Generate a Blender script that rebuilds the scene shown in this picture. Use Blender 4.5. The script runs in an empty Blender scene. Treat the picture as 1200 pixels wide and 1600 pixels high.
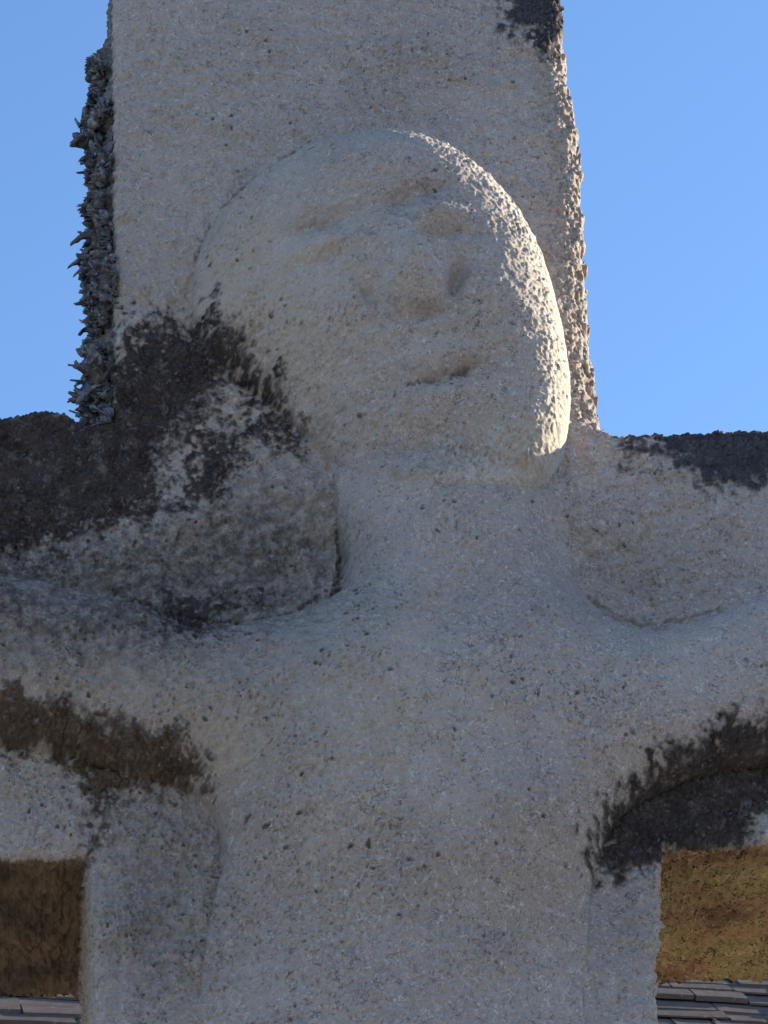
import bpy, math, random
import numpy as np

rng = np.random.default_rng(7)
random.seed(7)
sc = bpy.context.scene
col = sc.collection

# ------------------------------------------------------------------ camera
CAM = np.array([-0.29, -2.40, 1.65])
AIM = np.array([0.0, 0.0, 3.03])
ROLL = math.radians(2.3)
FPX = 4950.0                                  # focal length in photo pixels (1200 x 1600)
fw = (AIM - CAM) / np.linalg.norm(AIM - CAM)
rt = np.cross(fw, [0, 0, 1.0]); rt /= np.linalg.norm(rt)
up = np.cross(rt, fw)
up, rt = up * math.cos(ROLL) + rt * math.sin(ROLL), rt * math.cos(ROLL) - up * math.sin(ROLL)
from mathutils import Matrix, Vector
cam_d = bpy.data.cameras.new("camera")
cam = bpy.data.objects.new("camera", cam_d)
col.objects.link(cam)
M = Matrix.Identity(4)
for r in range(3):
    M[r][0], M[r][1], M[r][2], M[r][3] = rt[r], up[r], -fw[r], CAM[r]
cam.matrix_world = M
cam_d.sensor_fit = 'VERTICAL'
cam_d.sensor_height = 36.0
cam_d.lens = 36.0 * FPX / 1600.0
cam_d.clip_start = 0.05
cam_d.clip_end = 3000
sc.camera = cam

# ------------------------------------------------------------------ sky, sun, exposure
SUN_EL, SUN_AZ = math.radians(18), math.radians(72)     # azimuth clockwise from +Y
world = bpy.data.worlds.new("World"); sc.world = world
world.use_nodes = True
wn = world.node_tree
bg = wn.nodes['Background']
sky = wn.nodes.new('ShaderNodeTexSky')
sky.sky_type = 'NISHITA'; sky.sun_disc = False
sky.sun_elevation = SUN_EL; sky.sun_rotation = SUN_AZ
sky.air_density = 1.0; sky.dust_density = 0.1; sky.ozone_density = 4.5; sky.altitude = 0
wn.links.new(sky.outputs[0], bg.inputs[0])
bg.inputs[1].default_value = 0.134
sd = bpy.data.lights.new("sun", 'SUN')
sd.energy = 5.0; sd.angle = math.radians(0.5); sd.color = (1.0, 0.92, 0.66)
sun = bpy.data.objects.new("sun", sd); col.objects.link(sun)
sdir = Vector((math.sin(SUN_AZ) * math.cos(SUN_EL), math.cos(SUN_AZ) * math.cos(SUN_EL), math.sin(SUN_EL)))
sun.rotation_euler = sdir.to_track_quat('Z', 'Y').to_euler()
sun.location = (6, 3, 6)
sc.view_settings.view_transform = 'Standard'
sc.view_settings.look = 'None'
sc.view_settings.gamma = 1
sc.view_settings.exposure = 1.24
sc.view_settings.use_curve_mapping = False

# ------------------------------------------------------------------ helpers
def at(px, py, h=0.0):
    """point of the plane y = -h that the photograph shows at pixel (px, py)"""
    d = fw * FPX + rt * (px - 600.0) - up * (py - 800.0)
    t = (-h - CAM[1]) / d[1]
    p = CAM + d * t
    return float(p[0]), float(p[2])

def measure(P):
    """photo pixel of world points, to find which stain or painted shade lies where on the stone"""
    q = P - CAM
    z = q @ fw
    return 600 + FPX * (q @ rt) / z, 800 - FPX * (q @ up) / z

def smooth_poly(pts, n=6):
    p = np.array(pts, float); N = len(p); out = []
    for i in range(N):
        a, b, c, d = p[i - 1], p[i], p[(i + 1) % N], p[(i + 2) % N]
        for k in range(n):
            t = k / n
            out.append(0.5 * ((2 * b) + (c - a) * t + (2 * a - 5 * b + 4 * c - d) * t * t + (3 * b - a - 3 * c + d) * t ** 3))
    return np.array(out)

def poly_sd(X, Y, poly):
    """signed distance to a closed polygon, positive inside"""
    poly = np.asarray(poly, float)
    X = X.astype(np.float32); Y = Y.astype(np.float32)
    best = np.full(X.shape, 1e12, np.float32)
    ins = np.zeros(X.shape, bool)
    N = len(poly)
    for i in range(N):
        ax, ay = poly[i]; bx, by = poly[(i + 1) % N]
        ex, ey = bx - ax, by - ay
        L = ex * ex + ey * ey
        if L < 1e-14: continue
        wx, wy = X - ax, Y - ay
        t = np.clip((wx * ex + wy * ey) / L, 0, 1)
        best = np.minimum(best, (wx - ex * t) ** 2 + (wy - ey * t) ** 2)
        c = (ay > Y) != (by > Y)
        if ey != 0:
            ins ^= c & (X < ax + ex * (Y - ay) / ey)
    d = np.sqrt(best)
    return np.where(ins, d, -d)

def noise_tile(lo, hi, seed, aniso=1.0):
    """periodic 1024 mm tile of noise, wavelengths lo..hi mm, unit variance"""
    g = np.random.default_rng(seed)
    F = np.fft.rfft2(g.standard_normal((1024, 1024)))
    fy = np.fft.fftfreq(1024)[:, None] * aniso; fx = np.fft.rfftfreq(1024)[None, :]
    f = np.sqrt(fx * fx + fy * fy) + 1e-9
    w = np.exp(-(f * lo) ** 2 * 1.2) - np.exp(-(f * hi) ** 2 * 1.2)
    n = np.fft.irfft2(F * w, (1024, 1024))
    return (n / n.std()).astype(np.float32)

def pick(tile, a_mm, b_mm):
    a = np.asarray(a_mm, float); b = np.asarray(b_mm, float)
    i0 = np.floor(a).astype(int); j0 = np.floor(b).astype(int)
    fa = (a - i0).astype(np.float32); fb = (b - j0).astype(np.float32)
    i1 = (i0 + 1) & 1023; j1 = (j0 + 1) & 1023; i0 &= 1023; j0 &= 1023
    return (tile[j0, i0] * (1 - fa) * (1 - fb) + tile[j0, i1] * fa * (1 - fb)
            + tile[j1, i0] * (1 - fa) * fb + tile[j1, i1] * fa * fb)

def sstep(a, b, x):
    t = np.clip((x - a) / (b - a), 0, 1)
    return t * t * (3 - 2 * t)

def smax(a, b, k):
    return 0.5 * (a + b + np.sqrt((a - b) ** 2 + k * k))

T_fine = noise_tile(2.2, 5, 11)
T_pit = noise_tile(4.0, 9, 12)
T_pit2 = noise_tile(7.0, 16, 13)
T_lump = noise_tile(16, 45, 14)
T_big = noise_tile(60, 220, 15)
T_rag = noise_tile(8, 40, 16)

def make_object(name, verts, faces, mats, parent=None, attrs=None, smooth=True, mat_idx=None):
    me = bpy.data.meshes.new(name)
    verts = np.asarray(verts, np.float32); faces = np.asarray(faces, np.int32)
    nf, k = faces.shape
    me.vertices.add(len(verts)); me.vertices.foreach_set('co', verts.ravel())
    me.loops.add(nf * k); me.loops.foreach_set('vertex_index', faces.ravel())
    me.polygons.add(nf)
    me.polygons.foreach_set('loop_start', np.arange(0, nf * k, k, dtype=np.int32))
    me.polygons.foreach_set('loop_total', np.full(nf, k, np.int32))
    me.polygons.foreach_set('use_smooth', np.full(nf, smooth))
    if mat_idx is not None: me.polygons.foreach_set('material_index', np.asarray(mat_idx, np.int32))
    for m in (mats if isinstance(mats, (list, tuple)) else [mats]): me.materials.append(m)
    for an, av in (attrs or {}).items():
        at_ = me.attributes.new(an, 'FLOAT', 'POINT'); at_.data.foreach_set('value', np.asarray(av, np.float32))
    me.update(calc_edges=True)
    o = bpy.data.objects.new(name, me); col.objects.link(o)
    if parent is not None: o.parent = parent
    return o

# ------------------------------------------------------------------ materials
def material(name):
    m = bpy.data.materials.new(name); m.use_nodes = True
    nt = m.node_tree
    b = nt.nodes['Principled BSDF']
    b.inputs['Roughness'].default_value = 0.95
    b.inputs['Specular IOR Level'].default_value = 0.12
    return m, nt, b

class NG:
    def __init__(s, nt): s.nt = nt; s.L = nt.links.new
    def n(s, t): return s.nt.nodes.new(t)
    def coord(s):
        g = s.n('ShaderNodeTexCoord'); return g.outputs['Object']
    def noise(s, vec, scale, detail=4, rough=0.6, stretch=None):
        if stretch:
            mp = s.n('ShaderNodeMapping'); mp.inputs['Scale'].default_value = stretch; s.L(vec, mp.inputs[0]); vec = mp.outputs[0]
        t = s.n('ShaderNodeTexNoise'); t.inputs['Scale'].default_value = scale
        t.inputs['Detail'].default_value = detail; t.inputs['Roughness'].default_value = rough
        s.L(vec, t.inputs['Vector']); return t.outputs['Fac']
    def ramp(s, fac, stops):
        r = s.n('ShaderNodeValToRGB'); e = r.color_ramp.elements
        while len(e) < len(stops): e.new(0.5)
        for k, (p, c) in enumerate(stops):
            e[k].position = p; e[k].color = (c, c, c, 1) if not isinstance(c, tuple) else (*c, 1)
        s.L(fac, r.inputs[0]); return r.outputs[0]
    def mix(s, fac, a, b, mode='MIX'):
        m = s.n('ShaderNodeMix'); m.data_type = 'RGBA'; m.blend_type = mode
        for sock, v in ((m.inputs[0], fac), (m.inputs[6], a), (m.inputs[7], b)):
            if isinstance(v, (int, float)): sock.default_value = v
            elif isinstance(v, tuple): sock.default_value = (*v, 1)
            else: s.L(v, sock)
        return m.outputs[2]
    def attr(s, name):
        a = s.n('ShaderNodeAttribute'); a.attribute_name = name; return a.outputs['Fac']
    def math(s, op, a, b=0.0, clamp=False):
        m = s.n('ShaderNodeMath'); m.operation = op; m.use_clamp = clamp
        for sock, v in ((m.inputs[0], a), (m.inputs[1], b)):
            if isinstance(v, (int, float)): sock.default_value = v
            else: s.L(v, sock)
        return m.outputs[0]
    def bump(s, h, strength, dist, bsdf):
        b = s.n('ShaderNodeBump'); b.inputs['Strength'].default_value = strength; b.inputs['Distance'].default_value = dist
        s.L(h, b.inputs['Height']); s.L(b.outputs[0], bsdf.inputs['Normal'])

def stone_material():
    m, nt, b = material('weathered_stone'); g = NG(nt)
    c = g.coord()
    big = g.noise(c, 5, 4, 0.6)
    mid = g.noise(c, 45, 4, 0.65)
    fine = g.noise(c, 330, 3, 0.7)
    base = g.ramp(big, [(0.3, (0.335, 0.266, 0.238)), (0.5, (0.388, 0.312, 0.280)), (0.72, (0.420, 0.343, 0.312))])
    base = g.mix(g.ramp(mid, [(0.35, 0.0), (0.75, 0.35)]), base, (0.23, 0.19, 0.182))
    base = g.mix(g.ramp(fine, [(0.55, 0.0), (0.68, 0.5)]), base, (0.58, 0.515, 0.485))
    base = g.mix(g.ramp(g.noise(c, 250, 2, 0.6, (1.0, 1.0, 1.4)), [(0.57, 0.0), (0.70, 0.6)]), base, (0.14, 0.115, 0.11))
    base = g.mix(g.attr('fleck'), base, (0.72, 0.66, 0.60))  # pale flecks, and sunlight painted on the head's right rim
    wn_ = g.math('ABSOLUTE', g.math('SUBTRACT', g.noise(c, 165, 2, 0.5), 0.5))
    worm = g.math('MULTIPLY', g.ramp(wn_, [(0.010, 1.0), (0.034, 0.0)]), g.ramp(g.noise(c, 95, 3, 0.6), [(0.50, 0.0), (0.58, 1.0)]))
    worm = g.math('MULTIPLY', worm, g.ramp(g.noise(c, 9, 3, 0.6), [(0.35, 0.35), (0.65, 0.95)]))
    base = g.mix(worm, base, (0.095, 0.078, 0.072))
    wl = g.math('ABSOLUTE', g.math('SUBTRACT', g.noise(c, 185, 2, 0.5, (1, 1, .9)), 0.47))
    wl = g.math('MULTIPLY', g.ramp(wl, [(0.008, 0.7), (0.030, 0.0)]), g.ramp(g.noise(c, 105, 3, 0.6), [(0.53, 0.0), (0.60, 1.0)]))
    base = g.mix(wl, base, (0.62, 0.55, 0.52))
    # rusty-ochre algae and tan weathering
    warm = g.math('MULTIPLY', g.attr('warm'), g.ramp(g.noise(c, 30, 5, 0.7), [(0.25, 0.55), (0.7, 1.0)]), True)
    base = g.mix(warm, base, (0.45, 0.345, 0.265))
    och = g.ramp(g.noise(c, 11, 6, 0.7), [(0.34, (0.17, 0.100, 0.060)), (0.46, (0.33, 0.205, 0.110)), (0.56, (0.28, 0.225, 0.100)), (0.66, (0.56, 0.33, 0.20))])
    och = g.mix(g.ramp(fine, [(0.60, 0.0), (0.75, 0.5)]), och, (0.45, 0.36, 0.22))
    och = g.mix(g.ramp(g.noise(c, 170, 3, 0.6), [(0.60, 0.0), (0.70, 0.9)]), och, (0.05, 0.03, 0.015))
    och = g.mix(g.math('MULTIPLY', g.ramp(wn_, [(0.014, 1.0), (0.045, 0.0)]), g.ramp(g.noise(c, 80, 3, 0.6), [(0.46, 0.0), (0.55, 1.0)])), och, (0.05, 0.03, 0.018))
    och = g.mix(wl, och, (0.62, 0.48, 0.30))
    base = g.mix(g.attr('ochre'), base, och)
    brn = g.ramp(g.noise(c, 13, 6, 0.7), [(0.30, (0.06, 0.043, 0.034)), (0.52, (0.17, 0.118, 0.075)), (0.68, (0.28, 0.165, 0.10))])
    brn = g.mix(g.ramp(fine, [(0.62, 0.0), (0.76, 0.45)]), brn, (0.30, 0.22, 0.16))
    base = g.mix(g.attr('brown'), base, brn)
    gr = g.math('MULTIPLY', g.attr('grime_shade'), g.ramp(g.noise(c, 110, 4, 0.7), [(0.36, 0.40), (0.60, 1.0)]), True)
    base = g.mix(gr, base, (0.098, 0.079, 0.072))  # grime, together with shade painted into the stone colour
    lic = g.ramp(g.noise(c, 150, 4, 0.7), [(0.30, (0.07, 0.066, 0.072)), (0.5, (0.15, 0.142, 0.148)), (0.70, (0.34, 0.32, 0.31))])
    base = g.mix(g.attr('lichen'), base, lic)
    base = g.mix(g.attr('pit'), base, (0.075, 0.065, 0.062))
    nt.links.new(base, b.inputs['Base Color'])
    g.bump(g.math('ADD', g.noise(c, 420, 4, 0.7), g.math('MULTIPLY', mid, 0.6)), 0.6, 0.0022, b)
    return m

def crust_material(name, dark, light, fleck, edge=(0.27, 0.22, 0.205)):
    m, nt, b = material(name); g = NG(nt); c = g.coord()
    base = g.ramp(g.noise(c, 40, 6, 0.7), [(0.32, dark), (0.70, light)])
    base = g.mix(g.ramp(g.noise(c, 190, 3, 0.7), [(0.62, 0.0), (0.74, 0.8)]), base, fleck)
    base = g.mix(g.ramp(g.noise(c, 70, 5, 0.75), [(0.54, 0.0), (0.70, 0.55)]), base, fleck)
    base = g.mix(g.math('ADD', g.attr('fade'), g.math('MULTIPLY', g.math('SUBTRACT', g.noise(c, 220, 3, 0.7), 0.5), 1.2), True), edge, base)
    nt.links.new(base, b.inputs['Base Color'])
    g.bump(g.noise(c, 300, 5, 0.75), 1.0, 0.004, b)
    return m

def lichen_material():
    m, nt, b = material('grey_lichen'); g = NG(nt); c = g.coord()
    inf = g.n('ShaderNodeObjectInfo').outputs['Random']
    base = g.ramp(g.noise(c, 160, 4, 0.7), [(0.30, (0.065, 0.06, 0.068)), (0.50, (0.155, 0.145, 0.158)), (0.70, (0.50, 0.47, 0.46))])
    base = g.mix(g.math('MULTIPLY', inf, 0.5), base, (0.07, 0.065, 0.07))
    nt.links.new(base, b.inputs['Base Color'])
    g.bump(g.noise(c, 500, 3, 0.7), 0.8, 0.002, b)
    return m

STONE = stone_material()
LICHEN = lichen_material()
CR_DARK = crust_material('dark_lichen_crust', (0.036, 0.026, 0.026), (0.105, 0.077, 0.072), (0.36, 0.31, 0.28))
CR_BROWN = crust_material('brown_algae_crust', (0.072, 0.046, 0.036), (0.185, 0.115, 0.075), (0.34, 0.27, 0.21))
CR_BLUE = crust_material('slate_grey_lichen_crust', (0.050, 0.048, 0.058), (0.105, 0.10, 0.115), (0.20, 0.195, 0.20))

# ------------------------------------------------------------------ ground
gm, nt, b = material('pale_gravel_ground'); g = NG(nt); c = g.coord()
gc = g.ramp(g.noise(c, 1.3, 8, 0.7), [(0.3, (0.25, 0.235, 0.215)), (0.55, (0.335, 0.32, 0.30)), (0.75, (0.41, 0.395, 0.375))])
nt.links.new(gc, b.inputs['Base Color']); g.bump(g.noise(c, 25, 6, 0.7), 0.8, 0.03, b)
S = 1500
n = 41
axis = np.sign(np.linspace(-1, 1, n)) * np.abs(np.linspace(-1, 1, n)) ** 4 * S
gx, gy = np.meshgrid(axis, axis)
gz = np.where(np.hypot(gx, gy) > 25, 0.25 * np.sin(gx * 0.05) * np.cos(gy * 0.043), 0.0)
idx = np.arange(n * n).reshape(n, n)
gf = np.stack([idx[:-1, :-1], idx[:-1, 1:], idx[1:, 1:], idx[1:, :-1]], -1).reshape(-1, 4)
ground = make_object('ground', np.stack([gx, gy, gz], -1).reshape(-1, 3), gf, gm)
ground['kind'] = 'structure'

# ------------------------------------------------------------------ the stone cross
D = 0.31                                       # thickness of the cross
RE = 0.010                                     # worn arris
cross = bpy.data.objects.new('stone_cross', None); col.objects.link(cross)
cross['label'] = 'weathered grey stone cross with a worn carved figure in relief, lichen down its left edge'
cross['category'] = 'cross'

# grid: 1 mm where the photograph looks, coarse elsewhere
corners = [at(x, y) for x in (-30, 1230) for y in (-30, 1640)]
u0 = min(c_[0] for c_ in corners) - 0.01; u1 = max(c_[0] for c_ in corners) + 0.01
v0 = min(c_[1] for c_ in corners) - 0.01; v1 = max(c_[1] for c_ in corners) + 0.01
STEP = 0.00105
UE, V_TOP = 1.02, v1 + 0.34
us = np.concatenate([np.arange(-UE - 0.02, u0, 0.010), np.arange(u0, u1, STEP), np.arange(u1, UE + 0.02, 0.010)])
vs = np.concatenate([np.arange(-0.02, v0, 0.014), np.arange(v0, v1, STEP * 1.08), np.arange(v1, V_TOP + 0.03, 0.010)])
nu, nv = len(us), len(vs)
U, V = np.meshgrid(us, vs)                      # [nv, nu]
print('grid', nu, nv, 'view', u0, u1, v0, v1)

def coarse(poly, step=4):
    """signed distance on every 4th grid line, interpolated back"""
    ju = np.unique(np.append(np.arange(0, nu, step), nu - 1)); jv = np.unique(np.append(np.arange(0, nv, step), nv - 1))
    d = poly_sd(U[np.ix_(jv, ju)], V[np.ix_(jv, ju)], poly)
    a = np.empty((len(jv), nu), np.float32)
    for k in range(len(jv)): a[k] = np.interp(us, us[ju], d[k])
    out = np.empty((nv, nu), np.float32)
    t = np.interp(vs, vs[jv], np.arange(len(jv))); i0 = np.minimum(t.astype(int), len(jv) - 2); f = (t - i0)[:, None]
    out[:] = a[i0] * (1 - f) + a[i0 + 1] * f
    return out

hE = -RE
pt = lambda L, h: [at(x, y, h) for x, y in L]
right_up = pt([(945, 667), (938, 640), (926, 545), (916, 450), (906, 340), (900, 235), (885, 150), (876, 60), (870, -10)], -0.03)
left_up = pt([(176, -10), (177, 200), (177, 400), (177, 560), (176, 668)], hE)
bar_top_l = pt([(130, 668), (104, 658), (72, 648), (42, 655), (0, 660), (-60, 657)], hE)
bar_top_r = pt([(1260, 650), (1200, 652), (1080, 655), (1020, 662), (985, 668), (962, 664)], hE)
low_l = pt([(90, 1346), (128, 1341), (139, 1352), (141, 1400), (146, 1480), (147, 1540), (148, 1620)], hE)
low_r = pt([(1030, 1620), (1024, 1550), (1027, 1480), (1031, 1420), (1029, 1345), (1038, 1333), (1080, 1330), (1200, 1326), (1260, 1324)], hE)
bl = pt([(-60, 1348), (0, 1347)], hE)
outline = ([(right_up[-1][0] - 0.02, V_TOP)] + [(left_up[0][0] + 0.02, V_TOP)] + left_up + bar_top_l
           + [(-UE, bar_top_l[-1][1] + 0.01), (-UE, bl[0][1] - 0.01)] + bl + low_l
           + [(low_l[-1][0] - 0.04, 0.0), (low_r[0][0] + 0.04, 0.0)] + low_r
           + [(UE, low_r[-1][1] - 0.01), (UE, bar_top_r[0][1] + 0.01)] + bar_top_r + right_up)
d_cross = coarse(outline, 3)
# ragged edges
mmU, mmV = U * 1000, V * 1000
rag = pick(T_rag, mmU, mmV)
ragf = pick(T_pit, mmU, mmV)
rgt = sstep(0.0, 0.1, U) * sstep(at(0, 660)[1] - 0.02, at(0, 620)[1], V)
d_cross = d_cross + rag * (0.0006 + 0.0008 * rgt) + ragf * (0.0003 + 0.0003 * rgt)
d_cross[U > 0.9] = np.minimum(d_cross, UE - U)[U > 0.9]
gv_, gu_ = np.gradient(d_cross, vs, us)
gl = np.sqrt(gu_ ** 2 + gv_ ** 2) + 1e-6
gu_, gv_ = gu_ / gl, gv_ / gl

# --- relief of the figure
HD = 0.04
head_poly = smooth_poly(
    [at(*p) for p in [(300, 470, .01), (308, 395, .015), (332, 330, .025), (378, 272, .035), (446, 222, .045), (525, 194, .055), (615, 190, .06), (708, 222, .055),
                      (790, 300, .038), (838, 388, .02), (864, 470, .01), (884, 560, .005), (890, 650, .0), (880, 712, .02), (842, 746, .04),
                      (760, 757, .05), (690, 762, .05), (600, 745, .05), (520, 690, .04), (440, 620, .03), (360, 560, .02), (315, 520, .01)]], 5)
body_poly = smooth_poly(
    [at(*p) for p in [(535, 660, .05), (527, 715, .04), (534, 790, .04), (541, 850, .04), (535, 895, .04), (470, 930, .04), (390, 945, .04), (320, 965, .04), (280, 955, .04), (230, 925, .04),
                      (110, 895, .04), (0, 872, .04)]]
    + [(-0.62, at(0, 800, .04)[1]), (-0.86, at(0, 790, .04)[1]), (-0.88, at(0, 980)[1]), (-0.62, at(0, 1110)[1])]
    + [at(*p) for p in [(-40, 1160, 0), (0, 1166, 0), (110, 1186, 0), (200, 1212, 0), (290, 1236, 0), (335, 1280, 0), (348, 1345, 0), (330, 1420, 0), (318, 1500, 0), (312, 1620, 0)]]
    + [(-0.17, 2.1), (-0.19, 1.75), (-0.12, 1.2), (-0.07, 0.75), (0.06, 0.75), (0.11, 1.2), (0.19, 1.75), (0.18, 2.1)]
    + [at(*p) for p in [(918, 1620, 0), (918, 1500, 0), (922, 1420, 0), (932, 1350, 0), (960, 1290, 0), (1010, 1250, 0), (1090, 1222, 0), (1200, 1198, 0)]]
    + [(0.62, at(1200, 1150)[1]), (0.88, at(1200, 1060)[1]), (0.87, at(1200, 860, .04)[1]), (0.62, at(1200, 850, .04)[1])]
    + [at(*p) for p in [(1240, 895, .04), (1200, 905, .04), (1130, 932, .04), (1060, 955, .04), (1008, 960, .04), (960, 938, .04), (915, 900, .03), (900, 840, .02), (880, 760, .01), (830, 690, .02), (700, 640, .04)]], 5)
d_head = coarse(head_poly); d_body = coarse(body_poly)

def blob(px, py, h, sx, sy, ang=0.0):
    """gaussian weight round a point of the relief; sizes in photo pixels"""
    cu, cv = at(px, py, h)
    s = 0.00056
    a = math.radians(ang); ca, sa = math.cos(a), math.sin(a)
    x, y = (U - cu), (V - cv)
    xr, yr = (x * ca + y * sa) / (sx * s), (-x * sa + y * ca) / (sy * s * 1.15)
    return np.exp(-0.5 * (xr * xr + yr * yr))

cap = lambda d, r: np.sqrt(np.clip(1 - (1 - np.clip(d / r, 0, 1)) ** 2, 0, 1))
uH0, uH1 = at(300, 470)[0], at(885, 560)[0]
tH = np.clip((U - uH0) / (uH1 - uH0), 0, 1)
vH0, vH1 = at(600, 740)[1], at(600, 207)[1]
sH = np.clip((V - vH0) / (vH1 - vH0), 0, 1)
rH = (0.078 + 0.035 * (1 - sstep(0.15, 0.6, tH)) * (1 - sstep(0.45, 0.75, sH))) * (1 - 0.35 * sstep(0.72, 1.0, sH))
low = (1 - sstep(0.02, 0.45, sH)) * (1 - 0.8 * sstep(0.70, 0.92, tH))
h_head = (0.044 + 0.056 * sstep(0.0, 0.62, tH)) * (1 - 0.27 * low) * cap(d_head, rH) + 0.012 * cap(d_head, 0.16) * (1 - low)
h_head += np.where(d_head > 0, 1, 0) * sstep(0.0, 0.04, d_head) * (
    0.005 * blob(600, 255, .09, 120, 34, 6)                # forehead swell
    - 0.0099 * blob(512, 347, .085, 40, 12, 12)                # worn left eye socket
    + 0.0078 * blob(508, 378, .085, 30, 13, 4)
    - 0.0039 * blob(500, 405, .085, 36, 6, 2)
    - 0.0112 * blob(650, 312, .095, 36, 11, 16)               # hollow under the right brow
    - 0.0071 * blob(622, 330, .095, 14, 20, 0)
    + 0.0107 * blob(686, 348, .095, 32, 14, 4)                # closed lid, right eye
    - 0.0068 * blob(692, 379, .095, 34, 6, 4)
    + 0.0071 * blob(630, 380, .10, 16, 34, 3)                # nose
    + 0.0165 * blob(645, 432, .10, 26, 34, 6)
    + 0.0054 * blob(612, 456, .10, 16, 14, 0)
    + 0.0054 * blob(684, 452, .10, 14, 14, 0)
    - 0.0084 * blob(664, 486, .10, 26, 7, 6)
    - 0.0159 * blob(712, 442, .10, 10, 24, -24)
    - 0.0120 * blob(582, 462, .09, 10, 22, 28)
    + 0.0045 * blob(768, 470, .09, 36, 46, 0)                # cheek
    + 0.0065 * blob(500, 490, .08, 46, 42, 0)
    - 0.0076 * blob(690, 577, .09, 40, 6, 14)              # mouth
    - 0.0080 * blob(727, 565, .09, 9, 6, 9)
    + 0.0049 * blob(684, 606, .09, 40, 13, 10)
    + 0.0040 * blob(690, 546, .09, 40, 12, 10)
    - 0.0054 * blob(690, 655, .09, 60, 12, 6))
soft_b = sstep(at(0, 1280)[1], at(0, 1500)[1], V)                               # the sides of the trunk are worn soft lower down
slope_r = blob(900, 800, 0, 95, 95)
slope_l = 0.35 * blob(520, 740, .03, 70, 70)                                            # the neck runs out flat on the right
soft_w = np.clip(np.maximum(0.8 * soft_b, np.maximum(1.25 * slope_r, slope_l)), 0, 1)
h_body = 0.062 * (cap(d_body, 0.060) * (1 - soft_w) + sstep(-0.03, 0.16, d_body) * soft_w) * (1 - 0.30 * soft_b)
neck = sstep(at(0, 960)[1], at(0, 800)[1], V)
h_body = h_body * (1 + 0.10 * neck) * sstep(at(0, 640, .05)[1], at(0, 735, .05)[1], V)
chest = sstep(0.0, 0.09, d_body)
h_body += chest * (0.030 * blob(625, 1230, .08, 190, 190) + 0.020 * blob(575, 1040, .08, 85, 105, -8) + 0.010 * blob(790, 1020, .08, 120, 60, 10)
                   - 0.005 * blob(700, 960, .06, 26, 70, -28) - 0.004 * blob(640, 1180, .09, 16, 160, -12))
kk = 0.012 + 0.035 * blob(690, 735, .05, 170, 60)
h_fig = smax(h_head - kk * 0.33, h_body - kk * 0.33, kk)
h_fig = np.maximum(h_fig, np.where(d_head > 0.0, h_head, 0))
d_fig = np.maximum(d_head, d_body)
lump = pick(T_lump, mmU, mmV); big = pick(T_big, mmU, mmV)
h_pl = 0.0012 * lump + 0.0020 * big
# hollows of the ground around neck and shoulders, worn dressing of the shaft
h_pl += 0.012 * blob(900, 800, .0, 80, 110) + 0.012 * blob(470, 800, .0, 70, 70) - 0.012 * blob(1020, 905, 0, 75, 40) - 0.012 * blob(400, 890, 0, 100, 40) - 0.008 * blob(505, 850, 0, 35, 45)
h_soft = 0.062 * soft_w * sstep(-0.03, 0.16, d_body) * slope_r * sstep(at(0, 640, .05)[1], at(0, 735, .05)[1], V)
h_pl = np.maximum(h_pl, h_pl * 0.6 + h_soft)
H = h_pl + (smax(h_pl, h_fig + h_pl * 0.6, 0.004) - 0.002 - h_pl) * sstep(0.0, 0.0018 + 0.004 * slope_r, d_fig)
# texture: finer and smoother at the top, coarser on the left arm
rough = 0.75 + 0.5 * sstep(at(0, 700)[1], at(0, 1000)[1], V) * sstep(0.1, -0.25, U) + 0.15 * big
T_x = lambda a_, b_: pick(T_pit2, a_ + 400, b_ + 250)
fine = pick(T_fine, mmU, mmV); pit = pick(T_pit, mmU, mmV); pit2 = pick(T_pit2, mmU, mmV)
leftlow = sstep(0.15, -0.25, U) * sstep(at(0, 500)[1], at(0, 950)[1], V)
dens = sstep(-0.6, 1.5, 0.6 * lump + 0.9 * big + 1.1 * leftlow) * rough
pits = np.clip(np.maximum.reduce([sstep(1.9, 2.7, pit) * 0.8, sstep(0.26, 0.04, np.abs(pit)) * sstep(0.9, 1.7, pit2) * 0.9,
                                  sstep(0.22, 0.04, np.abs(fine)) * sstep(0.8, 1.6, -pit) * 0.6, sstep(1.75, 2.4, pit2 + 0.25 * fine), sstep(2.2, 2.9, pit2 + 0.2 * pit) * 1.6]) * dens, 0, 1.2)
knob = np.maximum(sstep(2.0, 2.8, -pit + 0.3 * fine), sstep(0.16, 0.03, np.abs(fine + 0.4)) * sstep(0.8, 1.6, T_x(mmU, mmV)) * 0.8)
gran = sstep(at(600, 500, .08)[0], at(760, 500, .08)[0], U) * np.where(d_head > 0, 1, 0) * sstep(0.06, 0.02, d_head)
gran = np.maximum(gran, rgt * sstep(0.05, 0.02, d_cross))
H = H + rough * (1 - 0.45 * gran) * (0.00045 * fine + 0.00050 * pit + 0.0006 * pit2) - 0.0028 * pits + 0.0010 * knob + gran * (0.0007 * pit2 * np.clip(lump, -1, 1.5) + 0.0007 * pit + 0.0007 * fine)
pit_attr = np.clip(0.75 * pits, 0, 1)
def groove(pts, w, depth, h=.03, dark=0.6):
    global H, pit_attr
    p_ = np.array([at(x_, y_, h) for x_, y_ in pts]); d_ = np.full(U.shape, 9.0, np.float32)
    for a_, b_ in zip(p_[:-1], p_[1:]):
        e_ = b_ - a_; t_ = np.clip(((U - a_[0]) * e_[0] + (V - a_[1]) * e_[1]) / (e_ @ e_), 0, 1)
        d_ = np.minimum(d_, np.hypot(U - a_[0] - t_ * e_[0], V - a_[1] - t_ * e_[1]))
    g_ = sstep(w, w * 0.25, d_ + 0.0010 * pit + 0.0008 * pit2) 
    H = H - depth * g_; pit_attr = np.maximum(pit_attr, dark * g_)
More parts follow.
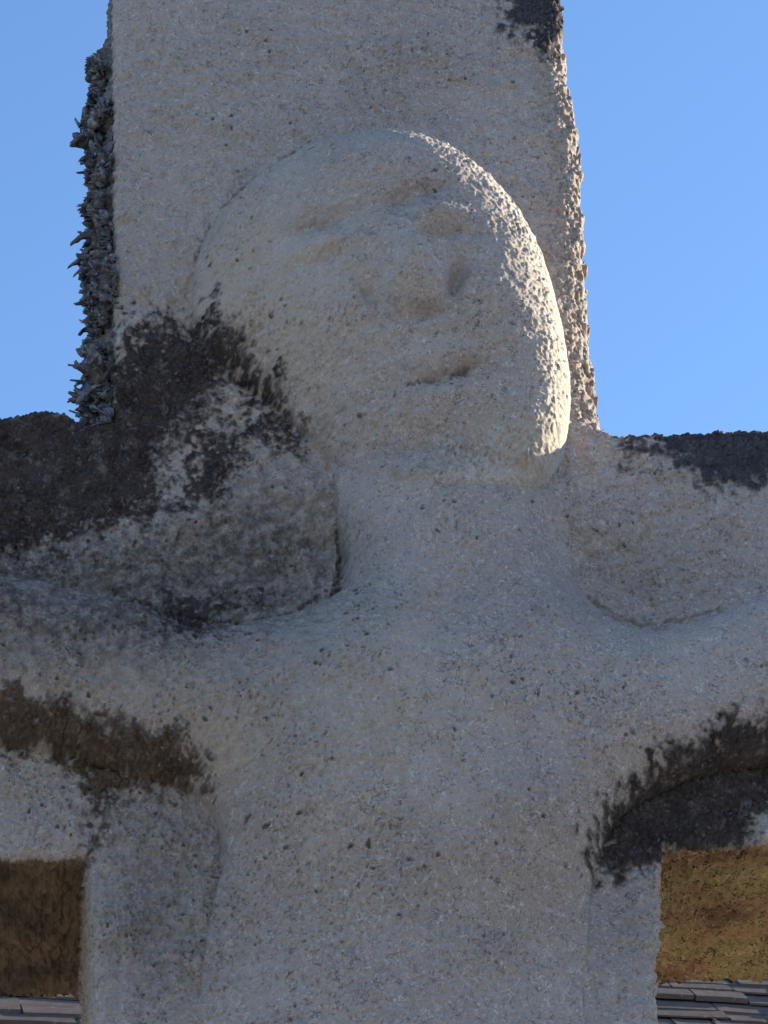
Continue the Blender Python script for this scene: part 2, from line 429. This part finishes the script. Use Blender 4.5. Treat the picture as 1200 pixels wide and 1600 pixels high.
groove([(925, 918), (965, 944), (1005, 961), (1040, 958), (1085, 946), (1135, 930)], .0022, .0022, .02, .20)
groove([(180, 895), (240, 922), (300, 942), (380, 946), (450, 938), (500, 905)], .0022, .003, .03, .45)
groove([(968, 735), (985, 745), (1010, 742), (1040, 740)], .0016, .002, 0, .4)
groove([(640, 585), (690, 578), (735, 563)], .0016, .0015, .09, .35)
groove([(318, 385), (345, 335), (385, 285), (450, 234), (540, 203)], .009, .0035, .02, .10)  # also darkens the colour: shade painted outside the head's upper-left outline
# a crack where the neck meets the shoulder
cr = [at(x_, y_, .03) for x_, y_ in [(536, 800), (546, 840), (540, 868), (532, 905), (524, 908), (531, 868), (537, 840), (530, 800)]]
crk = sstep(-0.002, 0.0015, coarse(cr, 2) + 0.0012 * pit)
H = H - 0.006 * crk
pit_attr = np.maximum(pit_attr, 0.8 * crk * sstep(at(0, 790, .03)[1], at(0, 860, .03)[1], V))
# worn arris: roll the face back to the sides
h_edge = -RE + np.sqrt(np.clip(RE * RE - (RE - np.clip(d_cross, 0, RE)) ** 2, 0, None))
rr2 = 0.024 + 0.036 * sstep(at(0, 250)[1], at(0, 560)[1], V)
h_edge2 = -rr2 + np.sqrt(np.clip(rr2 ** 2 - (rr2 - np.clip(d_cross, 0, rr2)) ** 2, 0, None))
h_edge = h_edge * (1 - rgt) + np.maximum(h_edge2, -0.055) * rgt
H = H + h_edge

X = U.copy(); Z = V.copy()
cell = STEP * 1.05
cu_ = np.gradient(us)[None, :] + 0 * V; cv_ = np.gradient(vs)[:, None] + 0 * U
cell = np.maximum(cu_, cv_)
snap = (d_cross < 0.35 * cell)
sn = np.where(snap, -d_cross, 0.0); sn = np.clip(sn, -0.4 * cell, 1.2 * cell)
X += gu_ * sn; Z += gv_ * sn
P = np.stack([X, -H, Z], -1).reshape(-1, 3)
idx = np.arange(nu * nv).reshape(nv, nu)
ok = d_cross > -0.65 * cell
q = np.stack([idx[:-1, :-1], idx[:-1, 1:], idx[1:, 1:], idx[1:, :-1]], -1).reshape(-1, 4)
keep = ok.reshape(-1)[q].all(1)
keep &= (d_cross.reshape(-1)[q] > -1e-4).sum(1) >= 2
front = q[keep]

# part of every front quad
xl_lo, xr_lo = low_l[-1][0], low_r[0][0]
dfq = d_fig.reshape(-1)[front].mean(1)
uq = U.reshape(-1)[front].mean(1); vq = V.reshape(-1)[front].mean(1)
vt, vb = at(560, 664)[1], at(560, 1340)[1]
sl = np.interp(vq, [0, vb, vt, V_TOP], [low_l[-1][0] - .04, low_l[2][0], left_up[-1][0], left_up[0][0]])
sr = np.interp(vq, [0, vb, vt, V_TOP], [low_r[0][0] + .04, low_r[4][0], right_up[0][0], right_up[-1][0]])
lab = np.where(dfq > 0.0, 2, np.where(((uq < sl) | (uq > sr)) & (vq > vb - .03) & (vq < vt + .03), 1, 0))   # 0 shaft, 1 crossbar, 2 figure

# --- the sides: boundary edges pushed back ring by ring
E = np.concatenate([front[:, [0, 1]], front[:, [1, 2]], front[:, [2, 3]], front[:, [3, 0]]])
owner = np.tile(np.arange(len(front)), 4)
key = E[:, 0].astype(np.int64) * (nu * nv) + E[:, 1]
rkey = E[:, 1].astype(np.int64) * (nu * nv) + E[:, 0]
bmask = ~np.isin(key, rkey)
bE, bO = E[bmask], owner[bmask]
nxt = {}
for i in range(len(bE)): nxt.setdefault(int(bE[i, 0]), []).append(i)
loops, used = [], np.zeros(len(bE), bool)
for s in range(len(bE)):
    if used[s]: continue
    lp = []; e = s
    while e is not None and not used[e]:
        used[e] = True; lp.append(e)
        cand = [k for k in nxt.get(int(bE[e, 1]), []) if not used[k]]
        e = cand[0] if cand else None
    loops.append(lp)
loops.sort(key=len, reverse=True)
print('boundary', len(bE), 'loops', [len(l) for l in loops][:5])
lp = np.array(loops[0]); ring0 = bE[lp, 0]; nb = len(ring0)
Pb = P[ring0]
arc = np.concatenate([[0], np.cumsum(np.linalg.norm(np.diff(Pb[:, [0, 2]], axis=0), axis=1))])
k = np.ones(15) / 15
tg = np.roll(Pb, -6, 0) - np.roll(Pb, 6, 0)
nx_, nz_ = tg[:, 2].copy(), -tg[:, 0].copy()
ln = np.sqrt(nx_ ** 2 + nz_ ** 2) + 1e-9; nx_, nz_ = nx_ / ln, nz_ / ln
sm = lambda a: np.convolve(np.concatenate([a[-20:], a, a[:20]]), np.ones(17) / 17, 'same')[20:-20]
nx_, nz_ = sm(sm(sm(nx_))), sm(sm(sm(nz_))); ln = np.sqrt(nx_ ** 2 + nz_ ** 2) + 1e-9; nx_, nz_ = nx_ / ln, nz_ / ln
NR = 84
depth = np.concatenate([np.linspace(0, 0.02, 14)[1:], np.linspace(0.02, 1, NR - 13)[1:] * 1.0])
depth = np.concatenate([np.linspace(0.0015, 0.02, 13), 0.02 + (D - 0.02) * np.linspace(0, 1, NR - 13)[1:]])
yb = Pb[:, 1]
left_flank = (nx_ < -0.7) & (Pb[:, 2] > vt - 0.02) & (Pb[:, 0] < 0)
right_flank = (nx_ > 0.6) & (Pb[:, 2] > vt - 0.02) & (Pb[:, 0] > 0)
under = (nz_ < -0.7)
zpx = [at(150, yy)[1] for yy in (30, 62, 140, 180, 235, 290, 330, 370, 410, 455, 510, 575, 600, 632, 680)]
thick = np.interp(Pb[:, 2], zpx[::-1], [.002, .013, .015, .026, .024, .011, .012, .024, .015, .030, .012, .022, .013, .024, .002])
def smring(a, n_):
    k_ = np.hanning(n_ + 2)[1:-1]; k_ /= k_.sum()
    return np.convolve(np.concatenate([a[-n_:], a, a[:n_]]), k_, 'same')[n_:-n_]
Sx, Sz = smring(Pb[:, 0], 61), smring(Pb[:, 2], 61)
ringsP = []
for kd, dd in enumerate(depth):
    y = yb + dd
    y = np.where(y > D, D, y) if kd < len(depth) - 1 else np.full(nb, D)
    am, bm = arc * 1000, np.full(nb, dd * 1000)
    nz1, nz2, nz3 = pick(T_pit, am, bm), pick(T_lump, am, bm), pick(T_pit2, am, bm)
    fall = min(1, dd / 0.004)
    bl_ = float(sstep(0.0, 0.012, dd)); Bx = Pb[:, 0] * (1 - bl_) + Sx * bl_; Bz = Pb[:, 2] * (1 - bl_) + Sz * bl_
    nz1 = np.where(under, 0.3 * nz1, nz1)
    disp = np.where(under, 1.1, np.where(right_flank | (nz_ > 0.5), 0.4, 1.0)) * fall * (0.0009 * nz1 + 0.0009 * nz2 + 0.0010 * nz3 - 0.0012 * np.clip(nz1 - 1.2, 0, 1.5))
    disp += np.where(left_flank, float(sstep(0.004, 0.022, dd)) * 0.8 * thick * np.clip(0.50 + 0.26 * nz2 + 0.08 * nz3, 0.05, 1.2), 0)
    disp += np.where(right_flank, fall * (0.0004 * nz3) - 0.06 * dd, 0)
    ringsP.append(np.stack([Bx + nx_ * disp, y, Bz + nz_ * disp], -1))
base0 = len(P)
allP = np.concatenate([P] + ringsP)
rid = [ring0] + [base0 + k_ * nb + np.arange(nb) for k_ in range(len(depth))]
sides = []
for k_ in range(len(depth)):
    a, b2 = rid[k_], rid[k_ + 1]
    sides.append(np.stack([a, b2, np.roll(b2, -1), np.roll(a, -1)], -1))
side = np.concatenate(sides)
slab = np.tile(np.where(lab[bO[lp]] == 2, 0, lab[bO[lp]]), len(depth))
# underside and ends of the bar belong to the bar
zz = np.tile(Pb[:, 2], len(depth)); xx = np.tile(Pb[:, 0], len(depth))
faces = np.concatenate([front, side]); flab = np.concatenate([lab, slab])

# --- masks on the stone: stains, painted shade and painted sunlight
pxx, pyy = measure(allP)
jit = lambda seed_t, s: pick(seed_t, allP[:, 0] * 1000 + allP[:, 1] * 700, allP[:, 2] * 1000 + allP[:, 1] * 700) * s
jx, jy = jit(T_rag, 12), pick(T_rag, allP[:, 2] * 1000 + 300, allP[:, 0] * 1000 + allP[:, 1] * 900) * 12
qx, qy = pxx + jx, pyy + jy
gs = lambda cx, cy, sx, sy: np.exp(-0.5 * (((qx - cx) / sx) ** 2 + ((qy - cy) / sy) ** 2))
nall = len(allP)
isf = np.zeros(nall, bool); isf[:base0] = True
warm = 0.12 * sstep(720, 200, qx) + 0.45 * gs(360, 430, 90, 130) + 0.75 * gs(325, 1165, 45, 35) + 0.30 * gs(560, 1080, 160, 130) + 0.3 * gs(420, 620, 120, 90) + 0.25 * gs(540, 400, 120, 90) + 0.35 * gs(200, 1080, 160, 40)
grime_shade = (0.95 * gs(90, 895, 210, 50) + 0.55 * gs(420, 870, 110, 50) + 0.70 * gs(120, 990, 230, 70) + 0.55 * gs(300, 950, 110, 26) + 0.60 * gs(400, 800, 90, 65)
         + 0.55 * gs(240, 1330, 75, 120) + 0.35 * gs(240, 1500, 60, 80) + 0.40 * gs(690, 712, 80, 13) + 0.30 * gs(1000, 900, 130, 60) + 0.55 * gs(510, 660, 12, 14) + 0.4 * gs(860, 20, 10, 60)  # shade painted in left of the trunk, under chin, above right arm
         + 0.30 * gs(690, 575, 60, 7) + 0.30 * gs(650, 487, 45, 6) + 0.20 * gs(518, 345, 55, 10) + 0.30 * gs(655, 320, 48, 10) + 0.25 * gs(980, 1450, 40, 120) + 0.2 * gs(420, 1250, 60, 200))  # shade painted into the mouth, under-nose and eye hollows
sidev = ~isf
yy_ = allP[:, 1]
nxa = np.zeros(nall); nza = np.zeros(nall)
nxa[base0:] = np.tile(nx_, len(depth)); nza[base0:] = np.tile(nz_, len(depth))
nxa[ring0] = nx_; nza[ring0] = nz_
und = sstep(0.4, 0.8, -nza)
inner = sstep(0.002, 0.016, yy_ + jit(T_rag, 0.004) + 0.004)
ochre = und * inner * (allP[:, 0] > 0)
brown = und * inner * (allP[:, 0] <= 0)
# the under-arm of the figure, left, carries the same brown
fl = np.zeros(nall); ll = np.zeros(nall)
ll[base0:] = np.tile(left_flank, len(depth)); 
ll = np.clip(ll * sstep(0.0005, 0.003, np.concatenate([np.zeros(base0), np.repeat(depth, nb)])), 0, 1) * 0.9
grime_shade = np.where((nza > 0.5) & sidev & (ll == 0), 0.85, grime_shade)
grime_shade = grime_shade * (1 - ochre) * (1 - brown)
flk_sun_all = np.zeros(nall); flk_sun_all[:base0] = np.clip(0.55 * knob + 0.30 * gran * (d_head > 0), 0, 1).reshape(-1)  # knob flecks, plus sunlight painted as paler stone on the head's right rim
pit_all = np.zeros(nall); pit_all[:base0] = pit_attr.reshape(-1)
attrs = {'warm': np.clip(warm, 0, 1), 'grime_shade': np.clip(grime_shade, 0, 1), 'ochre': ochre, 'brown': brown, 'pit': pit_all, 'fleck': flk_sun_all, 'lichen': ll}

def submesh(name, sel, mat, parent):
    f = faces[sel]; used_ = np.unique(f); remap = np.full(nall, -1, np.int64); remap[used_] = np.arange(len(used_))
    return make_object(name, allP[used_], remap[f], mat, parent, {k_: v_[used_] for k_, v_ in attrs.items()})

# back faces, a little inside the rim
def back(name, x0, x1, z0, z1, x2=None, x3=None):
    x2 = x0 if x2 is None else x2; x3 = x1 if x3 is None else x3
    y = D - 0.003
    return make_object(name, [(x0, y, z0), (x1, y, z0), (x3, y, z1), (x2, y, z1)], [(3, 2, 1, 0)], STONE, cross)
back('shaft_back', low_l[-1][0] - .02, low_r[0][0] + .02, 0.0, V_TOP - .02, left_up[0][0] + .03, right_up[-1][0] - .06)
back('crossbar_back', -UE + .02, UE - .02, vb + .04, vt - .07)

# --- lichen crusts: skins lying on the stone, ragged where they thin out
fN = np.zeros((nv, nu, 3))
dHv, dHu = np.gradient(H, vs, us)
fN[..., 0] = -dHu; fN[..., 2] = -dHv; fN[..., 1] = -1
# -y is outward: surface y = -H  ->  outward normal (dH/du*-1, -1, dH/dv*-1)
fN /= np.linalg.norm(fN, axis=-1, keepdims=True)
fN = fN.reshape(-1, 3)
fpx, fpy = pxx[:base0], pyy[:base0]

n1 = pick(T_rag, U * 1000 + 211, V * 1000 + 57).reshape(-1)
n2 = pick(T_pit2, U * 1000 + 91, V * 1000 + 17).reshape(-1)
n3 = pick(T_pit, U * 1000 + 31, V * 1000 + 77).reshape(-1)
n5 = fine.reshape(-1)
crust_ring = np.zeros(base0)
n4 = pick(T_lump, U * 1000 + 131, V * 1000 + 377).reshape(-1)
def crust(polys, holes, mat, label, soft=34.0, amp=0.0013, speck=1.0):
    allp = np.concatenate([np.array(p_, float) for p_ in polys])
    bx = (fpx > allp[:, 0].min() - 60) & (fpx < allp[:, 0].max() + 60) & (fpy > allp[:, 1].min() - 60) & (fpy < allp[:, 1].max() + 60)
    ids = np.nonzero(bx)[0]
    x = fpx[ids] + 7 * n1[ids]; y = fpy[ids] + 9 * n4[ids]
    s_ = np.max([poly_sd(x, y, p_) for p_ in polys], axis=0)
    for h_ in holes: s_ = np.minimum(s_, -poly_sd(x, y, h_))
    m_ = s_ / soft + speck * (0.34 * n1[ids] + 0.12 * n2[ids] + 0.18 * n3[ids] + 0.22 * n5[ids])
    crust_ring[ids] = np.maximum(crust_ring[ids], sstep(-1.0, 0.35, m_))
    off = np.full(base0, -0.01)
    off[ids] = np.clip(m_, -0.35, 1.0) * amp + np.where(m_ > 0, 0.00035 * n3[ids] + 0.0004 * n5[ids], 0)
    fade = np.zeros(base0); fade[ids] = sstep(-0.1, 0.75, m_)
    fsel = front[(off[front] > -0.3 * amp).any(1)]
    us_ = np.unique(fsel); rm = np.full(base0, -1, np.int64); rm[us_] = np.arange(len(us_))
    o = make_object('lichen_crust', P[us_] + fN[us_] * np.maximum(off[us_], -0.35 * amp)[:, None], rm[fsel], mat, cross, {'fade': fade[us_]})
    o['label'] = label
    return o

crust([[(-60, 600), (60, 600), (128, 640), (150, 600), (185, 540), (210, 505), (260, 498), (300, 512), (335, 485), (372, 512), (398, 572), (440, 582), (440, 640), (472, 672), (470, 705),
        (425, 690), (392, 690), (368, 730), (345, 795), (290, 790), (240, 812), (180, 832), (100, 858), (0, 880), (-70, 890)]],
      [[(330, 622), (362, 596), (385, 600), (400, 640), (385, 672), (330, 672), (312, 660)], [(252, 745), (262, 700), (292, 668), (300, 700), (285, 760), (258, 782)]],
      CR_DARK, 'dark brown-black lichen patch on the left shoulder and crossbar')
crust([[(-70, 1070), (0, 1078), (60, 1088), (110, 1103), (170, 1122), (250, 1130), (290, 1150), (322, 1190), (330, 1240), (240, 1232), (185, 1240), (165, 1300), (150, 1330), (148, 1260), (110, 1200), (60, 1168), (0, 1162), (-70, 1160)]],
      [], CR_BROWN, 'brown algae stain under the left carved arm', soft=26)
crust([[(1290, 1090), (1200, 1115), (1130, 1125), (1100, 1150), (1040, 1165), (1000, 1210), (960, 1245), (930, 1290), (928, 1360), (960, 1370), (1005, 1372), (1035, 1345), (1100, 1345), (1170, 1345), (1178, 1280), (1210, 1262), (1300, 1260)]],
      [], CR_DARK, 'black lichen patch under the right carved arm', soft=24)
crust([[(985, 668), (1010, 655), (1100, 640), (1200, 630), (1320, 630), (1320, 752), (1230, 740), (1198, 752), (1170, 768), (1110, 762), (1085, 745), (1050, 708), (1010, 697), (985, 702), (972, 735), (974, 700)]],
      [], CR_BLUE, 'slate-blue lichen patch on the right crossbar', soft=16, speck=0.6)
crust([[(788, -60), (795, 10), (783, 42), (830, 50), (848, 82), (866, 92), (890, 20), (880, -60)]], [], CR_BLUE, 'dark lichen patch at the top right of the shaft', soft=16, speck=0.8)
crust([[(240, 932), (330, 925), (450, 932), (385, 950), (330, 962), (322, 985), (290, 996), (255, 972)]], [], CR_DARK, 'small black lichen patch in the left armpit crease', soft=20)

attrs['grime_shade'][:base0] = np.maximum(attrs['grime_shade'][:base0], 0.8 * crust_ring)
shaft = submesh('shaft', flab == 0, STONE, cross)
ctr = 0.5 * (left_up[-1][0] + right_up[0][0])
fcx = allP[faces[:, 0], 0]
for sel in ((flab == 1) & (fcx < ctr), (flab == 1) & (fcx >= ctr)): submesh('cross_arm', sel, STONE, cross)
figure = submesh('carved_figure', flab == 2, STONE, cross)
figure['label'] = 'worn carved figure with bowed head and outstretched arms in shallow relief'

# ------------------------------------------------------------------ lichen tufts on the left arris
def tuft_mesh(seed, nbr, lmin, lmax):
    g_ = random.Random(seed); vv = []; ff = []
    def strap(p, d, length, w, bend, segs=5, fork=True):
        p = Vector(p); d = Vector(d).normalized()
        side_ = d.cross(Vector((g_.uniform(-1, 1), g_.uniform(-1, 1), g_.uniform(-1, 1)))).normalized()
        prev = None
        for s_ in range(segs + 1):
            t = s_ / segs
            ww = w * (0.6 + 0.7 * math.sin(math.pi * min(1, t * 0.9 + 0.15))) * (1 - 0.05 * t)
            th = 0.0012 * (1 - 0.3 * t)
            nrm = side_.cross(d).normalized()
            b0 = len(vv)
            vv.extend([tuple(p + side_ * ww), tuple(p + nrm * th), tuple(p - side_ * ww), tuple(p - nrm * th)])
            if prev is not None:
                for a in range(4): ff.append((prev + a, prev + (a + 1) % 4, b0 + (a + 1) % 4, b0 + a))
            prev = b0
            if fork and s_ == segs - 2:
                for sg in (-1, 1):
                    strap(p, d + side_ * sg * g_.uniform(.5, 1.0) + nrm * g_.uniform(-.4, .4), length * g_.uniform(.18, .38), w * 0.62, bend * 1.3, 3, False)
            d = (d + Vector((g_.uniform(-1, 1), g_.uniform(-1, 1), g_.uniform(-1, 1))) * bend + Vector((0, 0, -0.05))).normalized()
            p = p + d * (length / segs)
        ff.append((prev, prev + 1, prev + 2, prev + 3))
    for _ in range(nbr):
        d = Vector((g_.uniform(-1, 1), g_.uniform(-1, 1), 0.0)); d.z = g_.uniform(0.15, 1.1)
        strap((g_.uniform(-.005, .005), g_.uniform(-.005, .005), -0.004), d, g_.uniform(lmin, lmax), g_.uniform(.0024, .0056), 0.5)
    me = bpy.data.meshes.new('lichen_tuft'); me.from_pydata(vv, [], ff); me.materials.append(LICHEN)
    for p_ in me.polygons: p_.use_smooth = True
    return me
def lobe_mesh(seed):
    g_ = random.Random(seed); vv = []; ff = []
    for _ in range(16):
        az = g_.uniform(0, 6.28); tilt = g_.uniform(0.1, 1.2); L = g_.uniform(.007, .016); W = g_.uniform(.003, .006); cu = g_.uniform(.6, 2.0)
        o_ = Vector((g_.uniform(-.011, .011), g_.uniform(-.011, .011), -.003)); ph = g_.uniform(0, 6.28)
        d = Vector((math.cos(az), math.sin(az), 0)); sd_ = Vector((-math.sin(az), math.cos(az), 0)); n_ = Vector((0, 0, 1)); b0 = len(vv)
        for th in (0.0, -0.0009):
            for i in range(6):
                t = i / 5; a_ = tilt + cu * (t - .4)
                p = o_ + d * (L * t * math.cos(tilt)) + n_ * (L * t * math.sin(tilt) + .004 * math.sin(a_ * t))
                wd = W * (0.45 + 1.1 * math.sin(math.pi * (0.12 + 0.72 * t)))
                for j in range(5):
                    q_ = j / 2 - 1
                    notch = 1 - 0.35 * abs(math.sin(2.2 * q_ + ph)) * t
                    vv.append(tuple(p * 1.0 + sd_ * (wd * q_) + n_ * (.0022 * q_ * q_ * (1 if ph > 2 else -1) + th + .0010 * math.sin(5 * q_ + ph + 4 * t)) + d * (L * .25 * (notch - 1))))
        for th in (0, 30):
            for i in range(5):
                for j in range(4):
                    a = b0 + th + i * 5 + j
                    f = (a, a + 1, a + 6, a + 5); ff.append(f if th == 0 else f[::-1])
        for i in range(5): ff.append((b0 + i * 5, b0 + i * 5 + 5, b0 + 35 + i * 5, b0 + 30 + i * 5)); ff.append((b0 + i * 5 + 4, b0 + 34 + i * 5, b0 + 39 + i * 5, b0 + i * 5 + 9))
        for j in range(4): ff.append((b0 + 25 + j, b0 + 26 + j, b0 + 56 + j, b0 + 55 + j))
    me = bpy.data.meshes.new('lichen_tuft'); me.from_pydata(vv, [], ff); me.materials.append(LICHEN)
    for p_ in me.polygons: p_.use_smooth = True
    return me
big_t = [tuft_mesh(100 + k_, 9, .018, .036) for k_ in range(4)]
mid_t = [lobe_mesh(200 + k_) for k_ in range(6)] + [tuft_mesh(300 + k_, 8, .008, .016) for k_ in range(3)]
def put_tuft(x, y, z, me, s, tilt_z):
    o = bpy.data.objects.new('lichen_tuft', me); col.objects.link(o); o.parent = cross
    n_ = Vector((-1, random.uniform(-.25, .3), tilt_z + random.uniform(-.5, .5)))
    o.location = (x, y, z)
    qn = n_.to_track_quat('Z', 'Y'); o.rotation_mode = 'QUATERNION'
    from mathutils import Quaternion
    o.rotation_quaternion = qn @ Quaternion((0, 0, 1), random.uniform(0, 6.28))
    o.scale = (s, s, s)
lu = np.array(left_up)
def flank(zv): return float(np.interp(zv, lu[::-1, 1], lu[::-1, 0])), float(np.interp(zv, zpx[::-1], [.002, .013, .015, .026, .024, .011, .012, .024, .015, .030, .012, .022, .013, .024, .002]))
for cy, sp, cnt, kind in [(176, 9, 5, 'b'), (232, 7, 4, 'b'), (455, 10, 7, 'b'), (370, 9, 4, 'b'), (580, 10, 3, 'b'), (632, 8, 4, 'b'), (75, 14, 2, 'm'), (105, 16, 4, 'm'), (150, 18, 5, 'm'),
                          (200, 22, 6, 'm'), (265, 20, 6, 'm'), (300, 18, 5, 'm'), (345, 20, 6, 'm'), (390, 20, 6, 'm'), (430, 18, 6, 'm'), (470, 20, 6, 'm'), (510, 20, 5, 'm'), (550, 20, 5, 'm'), (600, 22, 6, 'm'), (645, 14, 4, 'm')]:
    for _ in range(cnt if kind == 'b' else cnt + (1 if cy in (265, 300, 510, 550, 105) else 5)):
        zc = at(150, cy + random.uniform(-sp, sp), 0)[1]
        fx, tk = flank(zc)
        y = random.uniform(0.006, 0.12)
        if kind == 'b': put_tuft(fx - tk * 0.55, random.uniform(.015, .06), zc, random.choice(big_t), random.uniform(.9, 1.3), 0.1)
        else: put_tuft(fx - tk * (0.18 + 0.42 * min(1, y / .02)), y, zc, random.choice(mid_t), random.uniform(.6, 1.05), 0.0)

# ------------------------------------------------------------------ house behind, its slate roof
hm, nt, b = material('slate'); g = NG(nt); c = g.coord()
inf = g.n('ShaderNodeObjectInfo').outputs['Random']
hc = g.ramp(g.noise(c, 9, 5, 0.65), [(0.3, (0.085, 0.062, 0.058)), (0.7, (0.18, 0.135, 0.122))])
hc = g.mix(g.math('MULTIPLY', inf, 0.5), hc, (0.14, 0.107, 0.10))
hc = g.mix(g.ramp(g.noise(c, 30, 4, 0.7), [(0.62, 0.0), (0.72, 0.7)]), hc, (0.30, 0.27, 0.24))
nt.links.new(hc, b.inputs['Base Color']); g.bump(g.noise(c, 40, 5, 0.6, (1, 4, 1)), 0.6, 0.01, b)
b.inputs['Roughness'].default_value = 0.95; b.inputs['Specular IOR Level'].default_value = 0.1
wm, nt, b = material('rubble_wall'); g = NG(nt); c = g.coord()
nt.links.new(g.ramp(g.noise(c, 6, 6, 0.7), [(0.3, (0.17, 0.15, 0.13)), (0.7, (0.36, 0.33, 0.29))]), b.inputs['Base Color'])
g.bump(g.noise(c, 12, 5, 0.6), 0.9, 0.05, b)

house = bpy.data.objects.new('house', None); col.objects.link(house)
house['label'] = 'slate roofed building behind the cross, its roof courses showing below the crossbar'
house['category'] = 'building'
HY, HXC, HW, HDp = 9.5, 2.2, 15.0, 7.0        # eaves line distance, centre, length, depth
EAVE, PITCH = 5.2, math.radians(45)
yaw = math.radians(7)
house.location = (HXC, HY, 0); house.rotation_euler = (0, 0, yaw)
RIDGE = EAVE + HDp / 2 * math.tan(PITCH)
def box(name, x0, x1, y0, y1, z0, z1, mat, parent):
    v = [(x, y, z) for x in (x0, x1) for y in (y0, y1) for z in (z0, z1)]
    f = [(0, 1, 3, 2), (4, 6, 7, 5), (0, 4, 5, 1), (2, 3, 7, 6), (0, 2, 6, 4), (1, 5, 7, 3)]
    return make_object(name, v, f, mat, parent, smooth=False)
hw = HW / 2
wv = [(-hw + .2, .2, 0), (hw - .2, .2, 0), (hw - .2, .2, EAVE), (-hw + .2, .2, EAVE), (-hw + .2, HDp - .2, 0), (hw - .2, HDp - .2, 0), (hw - .2, HDp - .2, EAVE), (-hw + .2, HDp - .2, EAVE)]
make_object('wall', wv, [(0, 1, 2, 3), (1, 5, 6, 2), (5, 4, 7, 6), (4, 0, 3, 7)], wm, house, smooth=False)
gv2 = [(-hw + .2, .2, EAVE), (-hw + .2, HDp - .2, EAVE), (-hw + .2, HDp / 2, RIDGE - .17), (hw - .2, .2, EAVE), (hw - .2, HDp - .2, EAVE), (hw - .2, HDp / 2, RIDGE - .17)]
make_object('gable', gv2[:3], [(0, 2, 1)], wm, house, smooth=False)
make_object('gable', gv2[3:], [(0, 1, 2)], wm, house, smooth=False)
rv = [(-hw, -.1, EAVE - .09), (hw, -.1, EAVE - .09), (hw, HDp / 2, RIDGE - .02), (-hw, HDp / 2, RIDGE - .02), (-hw, HDp + .1, EAVE - .09), (hw, HDp + .1, EAVE - .09)]
roof = make_object('roof', rv, [(0, 1, 2, 3), (3, 2, 5, 4)], hm, house, smooth=False)
EXPO = 0.105
cp, sp_ = math.cos(PITCH), math.sin(PITCH)
slope_len = HDp / 2 / cp
ncourse = int(slope_len / EXPO)
def slate_verts(w, L, th, g_):
    x0, x1 = -w / 2 + .004, w / 2 - .004
    ch = lambda: g_.uniform(-.006, .006)
    lo = [(x0, ch(), 0), (0, ch(), 0), (x1, ch(), 0)]
    v = [(x, y, 0) for x, y, _ in lo] + [(x1, L, 0), (x0, L, 0)]
    v += [(x, y, th) for x, y, _ in lo] + [(x1, L, th * .6), (x0, L, th * .6)]
    f4 = [(5, 6, 9, 9), ]
    return v
slate_meshes = []
for k_ in range(8):
    g_ = random.Random(50 + k_); w = 0.24; th = g_.uniform(.010, .017)
    v = slate_verts(w, .26, th, g_)
    me = bpy.data.meshes.new('slate')
    me.from_pydata(v, [], [(5, 6, 7, 8, 9), (4, 3, 2, 1, 0), (0, 1, 6, 5), (1, 2, 7, 6), (2, 3, 8, 7), (4, 0, 5, 9), (3, 4, 9, 8)])
    me.materials.append(hm); slate_meshes.append(me)
# which courses does the photograph show under the bar?
def course_of(z): return int((z - EAVE) / sp_ / EXPO)
stuffv, stufff, singles = [], [], 0
gr_ = random.Random(3)
ycam = HY - CAM[1]
Rot = Matrix.Rotation(yaw, 4, 'Z')
hl = Vector((HXC, HY, 0))
pend = []
for ci in range(ncourse):
    x = -hw + (ci % 2) * .11
    while x < hw - .05:
        wsc = gr_.uniform(.7, 1.9); w = .24 * wsc
        s = ci * EXPO + gr_.uniform(-.012, .012)
        loc = Vector((x + w / 2, s * cp - .06, EAVE + s * sp_ + .036 + gr_.uniform(-.006, .018)))
        wp = np.array(hl + Rot @ loc)
        px_, py_ = measure(wp[None]); px_, py_ = float(px_[0]), float(py_[0])
        pend.append((max(0, abs(py_ - 1575) - 30) * 6 + max(0, abs(px_ - 600) - 620), loc, wsc, ci))
        x += w
pend.sort(key=lambda t_: t_[0])
rotp = Matrix.Rotation(PITCH - math.radians(7), 4, 'X')
for k_, (_, loc, wsc, ci) in enumerate(pend):
    me = slate_meshes[k_ % 8]
    if k_ < 290:
        o = bpy.data.objects.new('slate', me); col.objects.link(o); o.parent = roof
        o.location = loc; o.rotation_euler = (PITCH - math.radians(7) + gr_.uniform(-.02, .02), gr_.uniform(-.012, .012), gr_.uniform(-.01, .01)); o.scale = (wsc, 1, gr_.uniform(.6, 1.8))
    else:
        b0 = len(stuffv)
        for vv in me.vertices:
            stuffv.append(tuple(loc + rotp @ Vector((vv.co.x * wsc, vv.co.y, vv.co.z))))
        for pp in me.polygons: stufff.append(tuple(b0 + i for i in pp.vertices))
me = bpy.data.meshes.new('slates'); me.from_pydata(stuffv, [], stufff); me.materials.append(hm)
o = bpy.data.objects.new('slate_covering', me); col.objects.link(o); o.parent = roof; o['kind'] = 'stuff'
print('eave px', measure(np.array([[0.0, HY, EAVE], [0, HY + HDp / 2, RIDGE]])))
